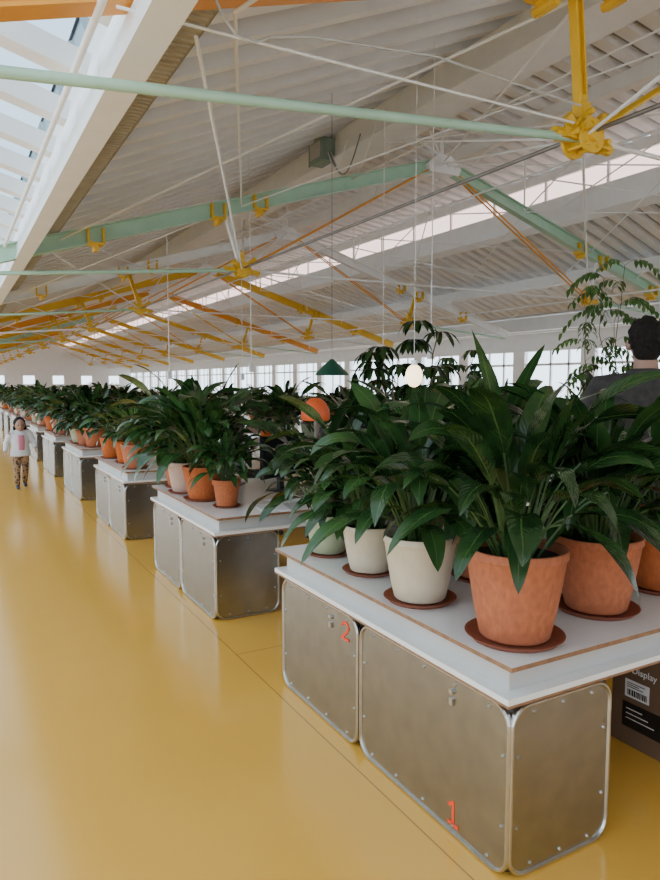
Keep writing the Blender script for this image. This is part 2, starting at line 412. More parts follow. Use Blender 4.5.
def bracket(parent, x, m, dz):
    z = chz(x, dz); b = MB()
    b.box(x-.09, x+.09, -.085, .085, z-.13, z-.10); b.box(x-.02, x+.02, -.07, .07, z-.2, z-.12)
    b.rod((x, -.09, z-.17), (x, .09, z-.17), .03, 10)
    b.box(x-.1, x-.075, -.08, .08, z-.12, z+.07); b.box(x+.075, x+.1, -.08, .08, z-.12, z+.08)
    b.obj('bracket', m, parent)
def truss(y, cl, cr, tie, strut, diag, hubm, label, dz=0, ch=.19, yprev=None):
    e = empty('roof_truss', (0, y, 0), label, 'roof truss', 'roof trusses')
    x0 = FL[0] if not dz else -1.2
    for (p, q, m) in (((x0, chz(x0, dz)), (AP[0], AP[1]+dz), cl), ((AP[0], AP[1]+dz), (FR[0], FR[1]+dz), cr)):
        b = MB(); b.ibeam((p[0], 0, p[1]), (q[0], 0, q[1]), .13, ch); b.obj('chord', m, e)
    az = AP[1]+dz
    b = MB(); b.prism([(-.28,-.16),(.28,-.16),(.33,-.05),(.12,.12),(-.12,.12),(-.33,-.05)], (AP[0], -.075, az), (AP[0], .075, az), (0,0,1))
    for dx in (-.2, -.08, .08, .2): b.rod((AP[0]+dx, -.09, az-.05), (AP[0]+dx, .09, az-.05), .018, 6)
    b.obj('apex_gusset', M['white'], e)
    for p, q in (((FL[0]+.1, 2.80), HL), (HR, (FR[0]-.1, 2.85))):
        b = MB(); b.rod((p[0], 0, p[1]), (q[0], 0, q[1]), .025, 14); b.obj('tie_rod', tie, e, smooth=True)
    b = MB(); b.rod((HL[0], 0, HL[1]), (HR[0], 0, HR[1]), .016, 10); b.obj('tie_rod', M['whitebeam'], e, smooth=True)
    for h in (HL, HR):
        s = 1 if h is HR else -1
        b = MB()
        for yy in (-.045, .045): b.rod((h[0], yy, h[1]), (AP[0]+s*.22, yy, az-.1), .014, 8)
        b.obj('diagonal_tie', diag, e, smooth=True)
        xt = h[0]+s*(.10 if dz else .22)
        b = MB(); b.ibeam((h[0], 0, h[1]), (xt, 0, chz(xt, dz)-.08), .06, .065, .012); b.obj('strut', strut, e)
        hub(e, h[0], h[1], hubm)
    for xx in (3.15, 3.75, 10.0, 10.56, 12.0)+(() if dz else (1.6,)): bracket(e, xx, M['yellow'], dz)
    b = MB(); b.rod((AP[0], 0, az+.1), (AP[0], 0, 5.84), .026, 10); b.rod((AP[0]-.5, 0, 5.84), (AP[0], 0, az+.1), .014, 8)
    b.rod((6.05, 0, 5.45), (AP[0], 0, az+.1), .016, 8); b.obj('hanger', M['whitebeam'], e)
    b = MB(); b.rod((8.6, 0, chz(8.6, dz)), (8.6, 0, 5.55), .014, 8); b.obj('hanger', M['whitebeam'], e)
    if yprev is not None:
        d = yprev-y
        for p, q in (((1.05, d+.1, 3.2), (HL[0], 0, HL[1])), ((AP[0], d, AP[1]), (HL[0], 0, chz(HL[0])-.02)), ((HL[0], d, chz(HL[0])), (AP[0], 0, az)),
                   ((AP[0], d, AP[1]), (HR[0], 0, chz(HR[0]))), ((HR[0], d, chz(HR[0])), (AP[0], 0, az)), ((HR[0], d, chz(HR[0])), (FR[0]-.4, 0, 3.05)),
                   ((HL[0], d, HL[1]), (AP[0], 0, az)), ((1.2, d, 3.4), (HL[0], 0, chz(HL[0]))), ((HL[0], d, chz(HL[0])), (1.2, 0, 3.3)), ((HL[0], d, HL[1]), (5.8, 0, 5.18)), ((HR[0], d, HR[1]), (AP[0], 0, az)), ((7.8, d, 5.4), (9.5, 0, 4.7)),
                   ((5.9, d, 5.20), (8.6, 0, 4.5)), ((8.6, d, 4.5), (5.9, 0, 5.20)), ((8.6, d, 4.5), (11.5, 0, 3.6)), ((11.5, d, 3.6), (8.6, 0, 4.5)), ((HL[0], d, HL[1]), (HR[0], 0, HR[1])), ((5.2, d, 4.5), (5.2, 0, 4.55))):
            b = MB(); b.rod(p, q, .0105, 8); b.obj('bracing_rod', M['whitebeam'], e, smooth=True)
    return e
G, W, YL, O = M['green'], M['whitebeam'], M['yellow'], M['orange']
TY = [3.05, 8.7, 14.3, 19.9, 25.5, 31.1, 36.7, 42.3, 47.9, 53.5, 59.1]
truss(TY[0], O, YL, G, YL, YL, YL, 'orange-yellow roof truss with pale green tie tubes', dz=.115, ch=.085, yprev=-2.6)
truss(TY[1], G, G, G, W, O, YL, 'pale green roof truss with thin orange diagonal ties', yprev=TY[0])
truss(TY[2], W, W, G, YL, O, YL, 'white roof truss with orange diagonal ties', yprev=TY[1])
truss(TY[3], YL, YL, W, YL, O, YL, 'yellow roof truss with orange diagonal ties', yprev=TY[2])
truss(TY[4], O, O, G, YL, YL, YL, 'orange roof truss with pale green tie tubes', yprev=TY[3])
truss(TY[5], YL, YL, G, YL, O, YL, 'yellow roof truss with pale green tie tubes', yprev=TY[4])
truss(TY[6], G, YL, W, YL, O, YL, 'pale green and yellow roof truss')
for i in (7, 8, 9, 10): truss(TY[i], (YL, O, G, YL)[i-7], YL, W, YL, O, YL, 'yellow roof truss with white tie tubes')

def rodobj(name, p0, p1, r, m, label, cat='rod'):
    b = MB(); b.rod(p0, p1, r, 10); o = b.obj(name, m, smooth=True); tag(o, label, cat); return o
rodobj('longitudinal_rod', (HL[0], Y0, HL[1]+.02), (HL[0], 59, HL[1]+.02), .014, M['darkrod'], 'thin grey steel rod linking the truss hubs')
rodobj('longitudinal_rod', (HR[0], Y0, HR[1]+.02), (HR[0], 59, HR[1]+.02), .016, M['whitebeam'], 'thin white steel rod linking the truss hubs')
rodobj('longitudinal_rod', (7.3, Y0, 4.55), (7.3, 59, 4.55), .014, M['whitebeam'], 'thin white steel rod below the ridge')
rodobj('steel_rod', (.65, 2.95, 3.14), (3.30, 2.95, 3.16), .007, M['whitebeam'], 'thin white rod crossing above the tie tube')
cu = MB()
pts = [(.99, 2.85, 3.40), (1.02, 2.85, 3.26), (1.07, 2.85, 3.16), (1.13, 2.85, 3.10), (1.21, 2.85, 3.09), (1.29, 2.85, 3.13), (1.5, 2.85, 3.18), (2.2, 2.85, 3.25), (3.3, 2.9, 3.24)]
for a, c in zip(pts, pts[1:]): cu.rod(a, c, .006, 8)
tag(cu.obj('flexible_conduit', M['laminside'], smooth=True), 'grey flexible cable looping above the tie tube', 'cable')

e = empty('junction_box', (5.44, 10.1, 5.40), 'grey-green junction box with looped cables on the ridge beam', 'junction box')
b = MB(); b.box(-.08, .155, -.22, .22, -.20, .16); b.box(-.095, -.08, -.24, .24, -.22, .18); b.obj('housing', mat('grey_green_enamel', (.24, .33, .27), .5), e, bevel=.008)
b = MB(); b.box(-.102, -.096, -.17, .17, -.14, .10); b.obj('cover_plate', M['laminside'], e)
for q in range(3):
    b = MB(); pr = None
    for i in range(19):
        a = i/18*pi; p = (.02+.03*q, -.22-(.6+.35*q)*i/18, -.08-(.32+.14*q)*math.sin(a))
        if pr: b.rod(pr, p, .012, 6)
        pr = p
    b.obj('cable', M['darkrod'] if q == 1 else M['whitebeam'], e, smooth=True)

# ---------------------------------------------------------------- cabinets
def rrect(w, h, r, n=8):
    pts = []
    for cx, cy, a0 in ((w/2-r, h/2-r, 0), (-w/2+r, h/2-r, 90), (-w/2+r, -h/2+r, 180), (w/2-r, -h/2+r, 270)):
        for i in range(n):
            a = math.radians(a0+90*i/(n-1)); pts.append((cx+r*math.cos(a), cy+r*math.sin(a)))
    return pts
CH = .596
def panel(parent, w, h, mapf, name='panel', r=.080):
    b = MB(); t = .018
    rings = [(rrect(w, h, r), 0), (rrect(w, h, r), t*.7), (rrect(w-.008, h-.008, r-.004), t), (rrect(w-.020, h-.020, r-.010), t), (rrect(w-.028, h-.028, r-.014), t-.008)]
    n = len(rings[0][0]); vs = []
    for pts, d in rings: vs += [mapf(a, c, d) for a, c in pts]
    fs = []
    for j in range(len(rings)-1):
        for i in range(n): fs.append((j*n+i, j*n+(i+1) % n, (j+1)*n+(i+1) % n, (j+1)*n+i))
    b.add(vs, fs, 1)
    b.add([mapf(a, c, t-.008) for a, c in rings[-1][0]], [tuple(range(n))], 0)
    b.add([mapf(a, c, 0) for a, c in rings[0][0]], [tuple(range(n))], 0)
    def screw(a, c):
        b.rod(Vector(mapf(a, c, t-.009)), Vector(mapf(a, c, t-.002)), .0065, 8, .004, mi=1)
    k = max(2, int(w/.2))
    for i in range(k+1):
        a = -w/2+.10+(w-.20)*i/k
        screw(a, h/2-.035); screw(a, -h/2+.035)
    for c in (-.12, .12): screw(-w/2+.035, c); screw(w/2-.035, c)
    return b.obj(name, [M['galv'], M['galvrim']], parent)
CX0, CX1 = 1.505, 1.995
def cabinet(y0, y1, near_end, far_end, label, number=None):
    yc = (y0+y1)/2; xc = (CX0+CX1)/2
    e = empty('cabinet', (xc, yc, 0), label, 'cabinet', 'steel cabinets along the aisle')
    w = y1-y0; hx = (CX1-CX0)/2; zc = CH/2; h = CH-.006
    b = MB(); b.box(-hx+.018, hx-.002, -w/2+.018, w/2-.003, .004, CH-.001); b.obj('body', M['galvdark'], e, bevel=.03)
    panel(e, w-.008, h, lambda a, c, d: (-hx+.018-d, a, zc+c), 'side_panel')
    if near_end: panel(e, 2*hx-.016, h, lambda a, c, d: (a, -w/2+.018-d, zc+c), 'end_panel')
    if far_end: panel(e, 2*hx-.016, h, lambda a, c, d: (a, w/2-.003+d, zc+c), 'end_panel')
    b = MB(); b.rod((-hx-.002, -w*.18, .53), (-hx+.009, -w*.18, .53), .010, 12); b.box(-hx-.001, -hx+.009, -w*.18-.009, -w*.18+.009, .48, .505)
    b.obj('latch', M['galvrim'], e)
    if number:
        t, ny, nz, sz = number
        digit(t, -hx+.0078, ny-yc, nz, sz, e)
    return e
cabinet(1.53, 2.45, True, False, 'galvanised steel cabinet with rounded panels and red number one', ('1', 1.81, .082, .082))
cabinet(2.455, 3.24, False, True, 'galvanised steel cabinet with rounded panels and red number two', ('2', 2.575, .505, .075))
PER = 2.72
lab_c = 'galvanised steel cabinet with rounded riveted panels under a worktop'
ca = cabinet(4.30, 5.09, True, False, lab_c); cb = cabinet(5.095, 5.88, False, True, lab_c)
NG = 16
for k in range(2, NG):
    dy = (k-1)*PER
    for c in (ca, cb):
        copy_tree(c, (c.location.x, c.location.y+dy, 0))

def worktop(y0, y1, x1=2.95):
    e = empty('worktop', (1.49, y0, 0), 'white laminate worktop with plywood edge and yellow legs', 'worktop', 'worktops along the aisle')
    w = y1-y0; X = x1-1.49
    b = MB(); b.box(0, X, 0, w, CH+.0005, CH+.010, 1, top=0); b.box(0, X, 0, w, CH+.0102, CH+.030, 0, top=0); b.obj('lower_board', [M['laminate'], M['ply']], e)
    b = MB(); b.box(.05, X-.06, .05, w-.05, CH+.0305, .7035); b.obj('riser', M['laminside'], e)
    b = MB(); b.box(.025, X, .015, w+.05, .704, .720, 1, top=0); b.obj('upper_board', [M['laminate'], M['ply']], e)
    for yy in (.1, w-.1):
        b = MB(); b.rod((X-.08, yy, 0), (X-.14, yy, CH), .018, 10); b.obj('leg', M['yellow'], e, smooth=True)
    return e
worktop(1.525, 3.29)
wt = worktop(4.25, 5.90, 2.75)
for k in range(2, NG): copy_tree(wt, (1.49, 4.25+(k-1)*PER, 0))

# ---------------------------------------------------------------- foliage
def leaf(b, start, phi, a0, a1, L, W, pet=.45, nb=9, fold=.35, twist=0, pr=.0035, pw=1.4):
    p = Vector(start); np_ = 4 if pet > .2 else 1
    side = Vector((-math.sin(phi), math.cos(phi), 0))
    def dr(s):
        a = a0+(a1-a0)*s**pw; return Vector((math.sin(a)*math.cos(phi), math.sin(a)*math.sin(phi), math.cos(a)))
    s = 0; ds = pet/np_
    prev = None
    for j in range(np_+1):
        d = dr(s); n = side.cross(d)
        ring = [p+side*pr*math.cos(t)+n*pr*math.sin(t) for t in (0, 2.09, 4.19)]
        if j: b.add(prev+ring, [(0,1,4,3),(1,2,5,4),(2,0,3,5)], 1)
        prev = ring
        if j < np_: p = p+d*ds*L; s += ds
    rows = []; ds = (1-pet)/nb; ph = random.uniform(0, 6)
    for j in range(nb+1):
        u = j/nb; d = dr(s)
        sd = (side*math.cos(twist*u)+side.cross(d)*math.sin(twist*u)).normalized(); n = sd.cross(d)*-1
        w = W*.5*(u**.6)*((1-u)**.8)*2.1
        if j == 0: w = .002
        row = []
        for t in (-1, -.5, 0, .5, 1):
            lift = fold*abs(t)*w+.12*w*math.sin(u*10+ph+t*2)
            row.append(p+sd*t*w+n*lift)
        rows.append((row, u)); p = p+d*ds*L; s += ds
    o = len(b.v); vs = [q for r, _ in rows for q in r]
    b.add(vs, [(j*5+i, j*5+i+1, (j+1)*5+i+1, (j+1)*5+i) for j in range(nb) for i in range(4)], 0)
    for j, (r, u) in enumerate(rows):
        for i in range(5): b.uv[o+j*5+i] = (i/4, u)
def lily(seed, n=56):
    random.seed(seed); b = MB(); b.uv[-1] = (0, 0)
    for i in range(n):
        q = i/n; phi = i*2.399+random.uniform(-.6, .6)
        r0 = .015+.06*q
        a0 = math.radians(2+26*q+random.uniform(-4, 9)); a1 = math.radians(104+44*q+random.uniform(-38, 26))
        L = random.uniform(.48, .84)*(1-.12*q)
        if random.random() < .14: a0 *= .5; a1 = math.radians(random.uniform(30, 65)); L *= random.uniform(.82, 1.0)
        if random.random() < .32: a1 = math.radians(random.uniform(150, 172)); L *= .9
        leaf(b, (r0*math.cos(phi), r0*math.sin(phi), 0), phi, a0, min(a1, 3.0), L, random.uniform(.088, .135), random.uniform(.38, .50), nb=11, fold=random.uniform(.0, .3), twist=random.uniform(-1.0, 1.0), pw=random.uniform(1.4, 2.5))
    for i in range(13):
        phi = i*6.283/13+random.uniform(-.3, .3); leaf(b, (.03*math.cos(phi), .03*math.sin(phi), 0), phi, math.radians(random.uniform(20, 38)), math.radians(random.uniform(150, 175)), random.uniform(.42, .60), .10, .36, nb=11, fold=.15, twist=random.uniform(-.6, .6), pw=random.uniform(.85, 1.3))
    o = b.obj('foliage', [LEAF, STEM], smooth=True); me = o.data; bpy.data.objects.remove(o); return me
LILY = [lily(s, n) for s, n in ((1, 56), (2, 50), (3, 58), (14, 52), (5, 56), (6, 46))]
def smallbush(seed):
    random.seed(seed); b = MB(); b.uv[-1] = (0, 0)
    for i in range(80):
        phi = i*2.399; q = i/80
        leaf(b, (0, 0, 0), phi, math.radians(2+30*q), math.radians(50+110*q), random.uniform(.4, .65), .03, .1, nb=7, pr=.002)
    o = b.obj('foliage', [LEAF2, STEM], smooth=True); me = o.data; bpy.data.objects.remove(o); return me
SPIDER = smallbush(11)
def tree(seed, h, kind):
    random.seed(seed); b = MB(); b.uv[-1] = (0, 0)
    if kind == 'umbrella':
        for st in range(3):
            ph = st*2.1; p = Vector((.03*math.cos(ph), .03*math.sin(ph), 0)); lean = Vector((.16*math.cos(ph), .16*math.sin(ph), 1)).normalized()
            hh = h*(1-.12*st); k = 9
            for j in range(k):
                q = p+lean*(hh/k)+Vector((random.uniform(-.03, .03), random.uniform(-.03, .03), 0)); b.rod(p, q, .012-.0007*j, 6, mi=2); p = q
                if j >= 3:
                    for w in range(2):
                        a = random.uniform(0, 6.28); c = p+Vector((math.cos(a)*.19, math.sin(a)*.19, random.uniform(.0, .14)))
                        b.rod(p, c, .004, 4, mi=1)
                        for l in range(8): leaf(b, c, l*pi/4+a, 1.2, 2.9, random.uniform(.19, .29), .075, .12, nb=6, pr=.002, fold=.25, pw=.55)
    else:
        for st in range(5):
            ph = st*1.26+.3; lean = Vector((.10*math.cos(ph), .10*math.sin(ph), 1)).normalized(); p = Vector((.02*math.cos(ph), .02*math.sin(ph), 0))
            hh = h*(1-.06*st); k = 13
            for j in range(k):
                q = p+lean*(hh/k)+Vector((random.uniform(-.035, .035), random.uniform(-.035, .035), 0)); b.rod(p, q, .009-.0005*j, 5, mi=2); p = q
                if j >= 5 and random.random() < .8:
                    for w in range(2):
                        a = random.uniform(0, 6.28); c = p; n = random.randint(4, 9)
                        for l in range(n):
                            c2 = c+Vector((math.cos(a)*.045, math.sin(a)*.045, .035-.016*l)); b.rod(c, c2, .0025, 3, mi=1); c = c2
                            if l: 
                                for sgn in (1, -1): leaf(b, c, a+sgn*1.1, 1.8, 3.0, random.uniform(.08, .13), .042, .1, nb=4, pr=.0015, fold=.2, pw=.6)
    o = b.obj('foliage', [LEAF2 if kind != 'umbrella' else LEAF, STEM, M['bark']], smooth=True); me = o.data; bpy.data.objects.remove(o); return me

def pot_mesh(style):
    b = MB()
    if style == 'band':
        prof = [(.70, 0), (.705, .01), (.90, .80), (.965, .81), (1.0, .83), (1.0, .985), (.985, 1.0), (.92, 1.0), (.90, .97), (.88, .86)]
    else:
        prof = [(.66, 0), (.69, .02), (.80, .30), (.90, .65), (.96, .88), (1.0, .91), (1.0, .985), (.985, 1.0), (.93, 1.0), (.91, .96), (.89, .86)]
    b.lathe(prof, 48, close=True)
    o = b.obj('pot', M['terra'], smooth=True); me = o.data; bpy.data.objects.remove(o); return me
def disc_mesh():
    b = MB(); b.lathe([(.0, 0), (.9, 0), (.9, .02), (0, .03)], 24, close=False)
    o = b.obj('soil', M['soil'], smooth=True); me = o.data; bpy.data.objects.remove(o); return me
def saucer_mesh():
    b = MB(); b.lathe([(.82, 0), (.86, 0), (.98, .028*4), (1.0, .03*4), (.96, .03*4), (.86, .010*4), (.4, .009*4), (0.001, .009*4)], 40)
    o = b.obj('saucer', M['terrad'], smooth=True); me = o.data; bpy.data.objects.remove(o); return me
POT = {'band': pot_mesh('band'), 'plain': pot_mesh('plain')}
SOIL = disc_mesh(); SAUC = saucer_mesh()
def child(name, me, parent, loc, scale, m=None, rot=0):
    o = bpy.data.objects.new(name, me); COL.objects.link(o); o.parent = parent; o.location = loc; o.scale = scale; o.rotation_euler = (0, 0, rot)
    if m: o.material_slots[0].link = 'OBJECT'; o.material_slots[0].material = m
    return o
POTNAMES = {'terra': 'terracotta', 'cream': 'cream ceramic', 'sage': 'sage ceramic', 'pink': 'blush ceramic'}
def potted(x, y, z, pm, r, h, fol=0, fs=1.0, style='plain', sauc=True, label=None, rot=None, fme=None, name='potted_peace_lily', cat='potted plant', group='potted plants'):
    rot = random.uniform(0, 6.28) if rot is None else rot
    label = label or 'peace lily in %s pot%s on white worktop' % (POTNAMES[pm], ' with saucer' if sauc else '')
    e = empty(name, (x, y, z), label, cat, group)
    o = .012 if sauc else 0
    child('pot', POT[style], e, (0, 0, o), (r, r, h), M[pm])
    child('soil', SOIL, e, (0, 0, o+h*.88), (r, r, r))
    if sauc: child('saucer', SAUC, e, (0, 0, 0), (r*.98, r*.98, r*1.0), M['terrad'])
    child('foliage', fme or LILY[fol % 6], e, (0, 0, o+h*.9), (fs, fs, fs), rot=rot)
    return e
T = .7205
P = [
 (1.715, 1.735, 'terra', .178, .315, 0, 1.08, 'plain'), (1.675, 2.24, 'cream', .155, .265, 1, 1.08, 'plain'),
 (1.72, 2.70, 'cream', .135, .22, 2, 1.02, 'plain'), (1.715, 3.10, 'sage', .125, .205, 3, .95, 'plain'),
 (2.215, 1.80, 'terra', .170, .29, 4, 1.02, 'plain'), (2.70, 1.86, 'terra', .165, .28, 5, .95, 'plain'),
 (2.12, 2.36, 'terra', .15, .25, 0, 1.15, 'plain'), (2.60, 2.40, 'sage', .15, .25, 1, .92, 'plain'),
 (2.15, 2.88, 'terra', .145, .24, 3, 1.05, 'band'), (2.66, 2.90, 'cream', .15, .25, 4, 1.0, 'plain')]
for p in P: potted(p[0], p[1], T, p[2], p[3], p[4], p[5], p[6], p[7])
P = [(1.73, 4.66, 'terra', .105, .19, 1, .66, 'band'), (1.68, 5.04, 'terra', .158, .25, 0, 1.15, 'plain'), (1.66, 5.46, 'pink', .14, .24, 2, 1.2, 'plain'),
     (1.70, 5.78, 'terra', .12, .2, 3, .9, 'plain')]
for p in P: potted(p[0], p[1], T, p[2], p[3], p[4], p[5], p[6], p[7])
random.seed(21)
kinds = ['terra', 'terra', 'cream', 'terra', 'sage', 'terra', 'pink']
for k in range(2, NG):
    y0 = 4.31+(k-1)*PER
    n = 4 if k % 2 else 3
    for i in range(n):
        potted(1.70+random.uniform(-.03, .05), y0+.22+i*(1.15/(n-1)), T, kinds[(k*3+i) % 7] if i else 'terra', random.uniform(.13, .165), random.uniform(.20, .27), i+k, random.uniform(.72, 1.12), 'band' if i % 2 else 'plain', fme=SPIDER if (k == 2 and i == 0) else None)
    for i in range(1 if k < 5 else 2):
        if k > 9: continue
        potted(2.25+random.uniform(-.05, .1), y0+.9+i*.45, T, kinds[(k+i) % 7], .15, .25, i+k+1, random.uniform(.8, 1.25))
random.seed(5)
for (x, y, r, w, d) in ((2.25, 4.72, .3, .3, .21), (2.0, 4.46, -.2, .21, .3), (2.5, 4.60, .1, .3, .21), (2.1, 7.2, .1, .3, .3), (2.5, 7.5, .5, .3, .21), (2.35,10.0,.2,.3,.3)):
    b = MB(); b.box(-w/2, w/2, -d/2, d/2, 0, .004); o = b.obj('paper_sheet', M['paper'], loc=(x, y, T)); o.rotation_euler = (0, 0, r); tag(o, 'white sheet of paper lying on the worktop', 'paper', 'papers')

e = empty('cardboard_box', (2.78, 1.66, 0), 'dark brown cardboard display box with black band and shipping label', 'box')
b = MB(); b.box(-.19, .17, -.30, .34, 0.001, .47); b.obj('carton', M['card'], e, bevel=.004)
b = MB(); b.box(-.192, -.1905, .15, .27, .225, .305); b.obj('shipping_label', M['paper'], e)
b = MB(); y = .16
random.seed(3)
while y < .255:
    w = random.choice((.002, .004, .006)); b.box(-.1935, -.1922, y, y+w, .235, .262); y += w+.004
for i, w in enumerate((.09, .06, .08)): b.box(-.1935, -.1922, .26-w, .26, .29-i*.009, .293-i*.009)
b.obj('barcode', M['black'], e)
b = MB(); b.box(-.192, -.1905, -.0, .28, .085, .20); b.obj('black_band', M['black'], e)
text_mesh('Display', .042, 'printed_text', M['paper'], e, face_minus_x(-.1912, .178, .352))
for i in range(3):
    b = MB(); b.box(-.1935, -.1922, .18-.03*i, .26, .17-i*.022, .174-i*.022); b.obj('printed_line', M['paper'], e)

# ---------------------------------------------------------------- interior furniture
def table(x, y):
    e = empty('desk', (x, y, 0), 'white office desk with steel legs among plants', 'desk', 'office desks')
    b = MB(); b.box(0, 1.6, 0, 1.5, .70, .72, 1, top=0); b.obj('desktop', [M['laminate'], M['ply']], e)
    for a in (.08, 1.52):
        for c in (.08, 1.42):
            b = MB(); b.rod((a, c, 0), (a, c, .70), .02, 8); b.obj('leg', M['galvrim'], e, smooth=True)
    return e
t0 = table(4.05, 3.3); tabs = [(4.05, 3.3)]
for i in range(1, 8): copy_tree(t0, (4.05, 3.3+PER*i, 0)); tabs.append((4.05, 3.3+PER*i))
for i in range(0, 7): copy_tree(t0, (7.2, 2.6+PER*i, 0)); tabs.append((7.2, 2.6+PER*i))
for i in range(0, 6): copy_tree(t0, (10.6, 3.0+PER*i, 0)); tabs.append((10.6, 3.0+PER*i))
random.seed(9)
mon = None
for n, (tx, ty) in enumerate(tabs):
    for j, (dx, dy) in enumerate(((.25, .3), (.3, 1.15), (.85, .75), (1.35, .3), (1.3, 1.2))):
        if n % 4 == 3 and j == 2: continue
        if (n+j) % 4 == 1 and j in (0, 1, 3):
            if mon is None:
                mon = empty('computer_monitor', (tx+dx, ty+dy, .7205), 'black computer monitor on a white desk', 'monitor', 'monitors')
                q = MB(); q.box(-.30, .30, -.012, .018, .12, .47); q.obj('screen', M['screen'], mon, bevel=.006)
                q = MB(); q.box(-.03, .03, .018, .05, .01, .3); q.obj('stand', M['black'], mon)
                q = MB(); q.box(-.12, .12, -.08, .1, 0, .012); q.obj('base', M['black'], mon, bevel=.003)
                mon.rotation_euler = (0, 0, .6)
            else: copy_tree(mon, (tx+dx, ty+dy, .7205), random.uniform(-1.6, 1.6))
        else:
            potted(tx+dx, ty+dy, .7205, kinds[(n+j) % 7], random.uniform(.11, .16), random.uniform(.18, .26), n+j, random.uniform(.55, 1.25), sauc=(j % 2 == 0), label='leafy potted plant on an office desk', fme=SPIDER if (n*5+j) % 4 == 0 else None)

def chair(x, y, r):
    e = empty('office_chair', (x, y, 0), 'dark office chair beside the desks', 'chair', 'office chairs', rot=r)
    b = MB(); b.box(-.23, .23, -.23, .23, .44, .51); b.obj('seat', M['dark'], e, bevel=.03)
    b = MB(); b.prism([(-.21,-.3),(.21,-.3),(.24,0),(.2,.28),(-.2,.28),(-.24,0)], (0, .24, .86), (0, .30, .87), (0,0,1)); b.obj('backrest', M['dark'], e, bevel=.02)
    b = MB(); b.rod((0, 0, .1), (0, 0, .44), .025, 10); b.bar((0, .18, .46), (0, .30, .7), .05, .02); b.obj('post', M['black'], e)
    for i in range(5):
        a = i*2*pi/5; b = MB(); b.bar((0, 0, .1), (.28*math.cos(a), .28*math.sin(a), .07), .035, .025); b.sphere((.28*math.cos(a), .28*math.sin(a), .03), .03, n=8, k=6); b.obj('leg', M['black'], e)
    return e
c0 = chair(3.25, 5.0, 1.2)
for p in ((3.3, 6.5, -1.9), (3.35, 7.9, 1.4), (6.3, 4.2, 1.3), (6.4, 6.8, -1.4), (3.3, 10.6, 1.5), (2.45, 3.78, .4)): copy_tree(c0, (p[0], p[1], 0), p[2])
copy_tree(mon, (2.15, 5.62, T), .9)
copy_tree(mon, (2.42, 5.15, T), .5)
copy_tree(mon, (2.45, 7.95, T), 1.9)

def tall(x, y, h, kind, label, seed):
    me = tree(seed, h, kind)
    potted(x, y, 0, 'terra', .2, .34, style='band', label=label, fme=me, name='potted_tree', cat='potted tree', group='tall potted trees', rot=0)
tall(3.62, 4.95, 1.78, 'umbrella', 'tall umbrella tree in a terracotta pot on the floor', 31)
tall(5.80, 4.55, 2.50, 'ficus', 'slender tall tree with small light leaves in a pot', 32)
tall(6.3, 7.6, 1.75, 'umbrella', 'tall umbrella tree in a terracotta pot on the floor', 33)
tall(6.3, 2.2, 1.7, 'ficus', 'slender tall tree with small light leaves in a pot', 34)

def roofz(x): return za+(x-xa)*sA
def pendant(x, y, z, m, r, label, lit):
    top = roofz(x)-.05 if x < 5.9 else 5.4
    e = empty('pendant_lamp', (x, y, z), label, 'lamp', 'pendant lamps')
    b = MB(); b.rod((0, 0, .12), (0, 0, top-z), .003, 6); b.obj('cord', M['darkrod'], e)
    b = MB(); b.lathe([(r, 0), (r*.97, .02), (r*.55, .11), (r*.2, .17), (.02, .19), (.015, .188), (r*.18, .16), (r*.5, .10), (r*.93, .015)], 28, close=False); b.obj('lamp_shade', m, e, smooth=True)
    b = MB(); b.sphere((0, 0, .05), .035); b.obj('bulb', M['glow'] if lit else M['paper'], e, smooth=True)
pendant(3.95, 7.05, 1.71, M['lampgreen'], .20, 'dark green enamel pendant lamp on a long cord', False)
e = empty('globe_lamp', (2.86, 3.92, 1.67), 'lit frosted globe lamp hanging on a thin cord', 'lamp')
b = MB(); b.sphere((0, 0, .0), .060, .060, .080, 20, 14); b.obj('globe', M['glow'], e, smooth=True)
b = MB(); b.rod((0, 0, .085), (0, 0, roofz(2.86)-.05-1.67), .002, 6); b.obj('cord', M['whitebeam'], e)
b = MB(); b.rod((0, 0, .072), (0, 0, .11), .022, 12); b.obj('socket', M['galvrim'], e)
e = empty('desk_lamp', (2.38, 4.50, T), 'orange domed desk lamp on slim stand', 'lamp')
b = MB(); b.lathe([(.10, .62), (.11, .64), (.105, .70), (.08, .75), (.04, .785), (.001, .79)], 28, close=False); b.obj('lamp_shade', M['orangeshade'], e, smooth=True)
b = MB(); b.rod((0, 0, .01), (0, 0, .77), .009, 8); b.obj('stand', M['galvrim'], e)
b = MB(); b.rod((0, 0, 0), (0, 0, .018), .09, 24); b.obj('base', M['black'], e)

for (x, y, zb) in ((3.9, 9.4, 1.9), (5.3, 8.0, 1.9), (2.9, 10.2, 1.8), (5.2, 13.0, 1.8), (4.6, 6.0, 2.0)):
    b = MB(); b.rod((x, y, zb), (x, y, roofz(x)-.04), .006, 6); b.box(x-.03, x+.03, y-.03, y+.03, zb-.12, zb)
    o = b.obj('hanging_socket', M['whitebeam']); tag(o, 'white power socket hanging on a cord above the desks', 'socket', 'hanging sockets')

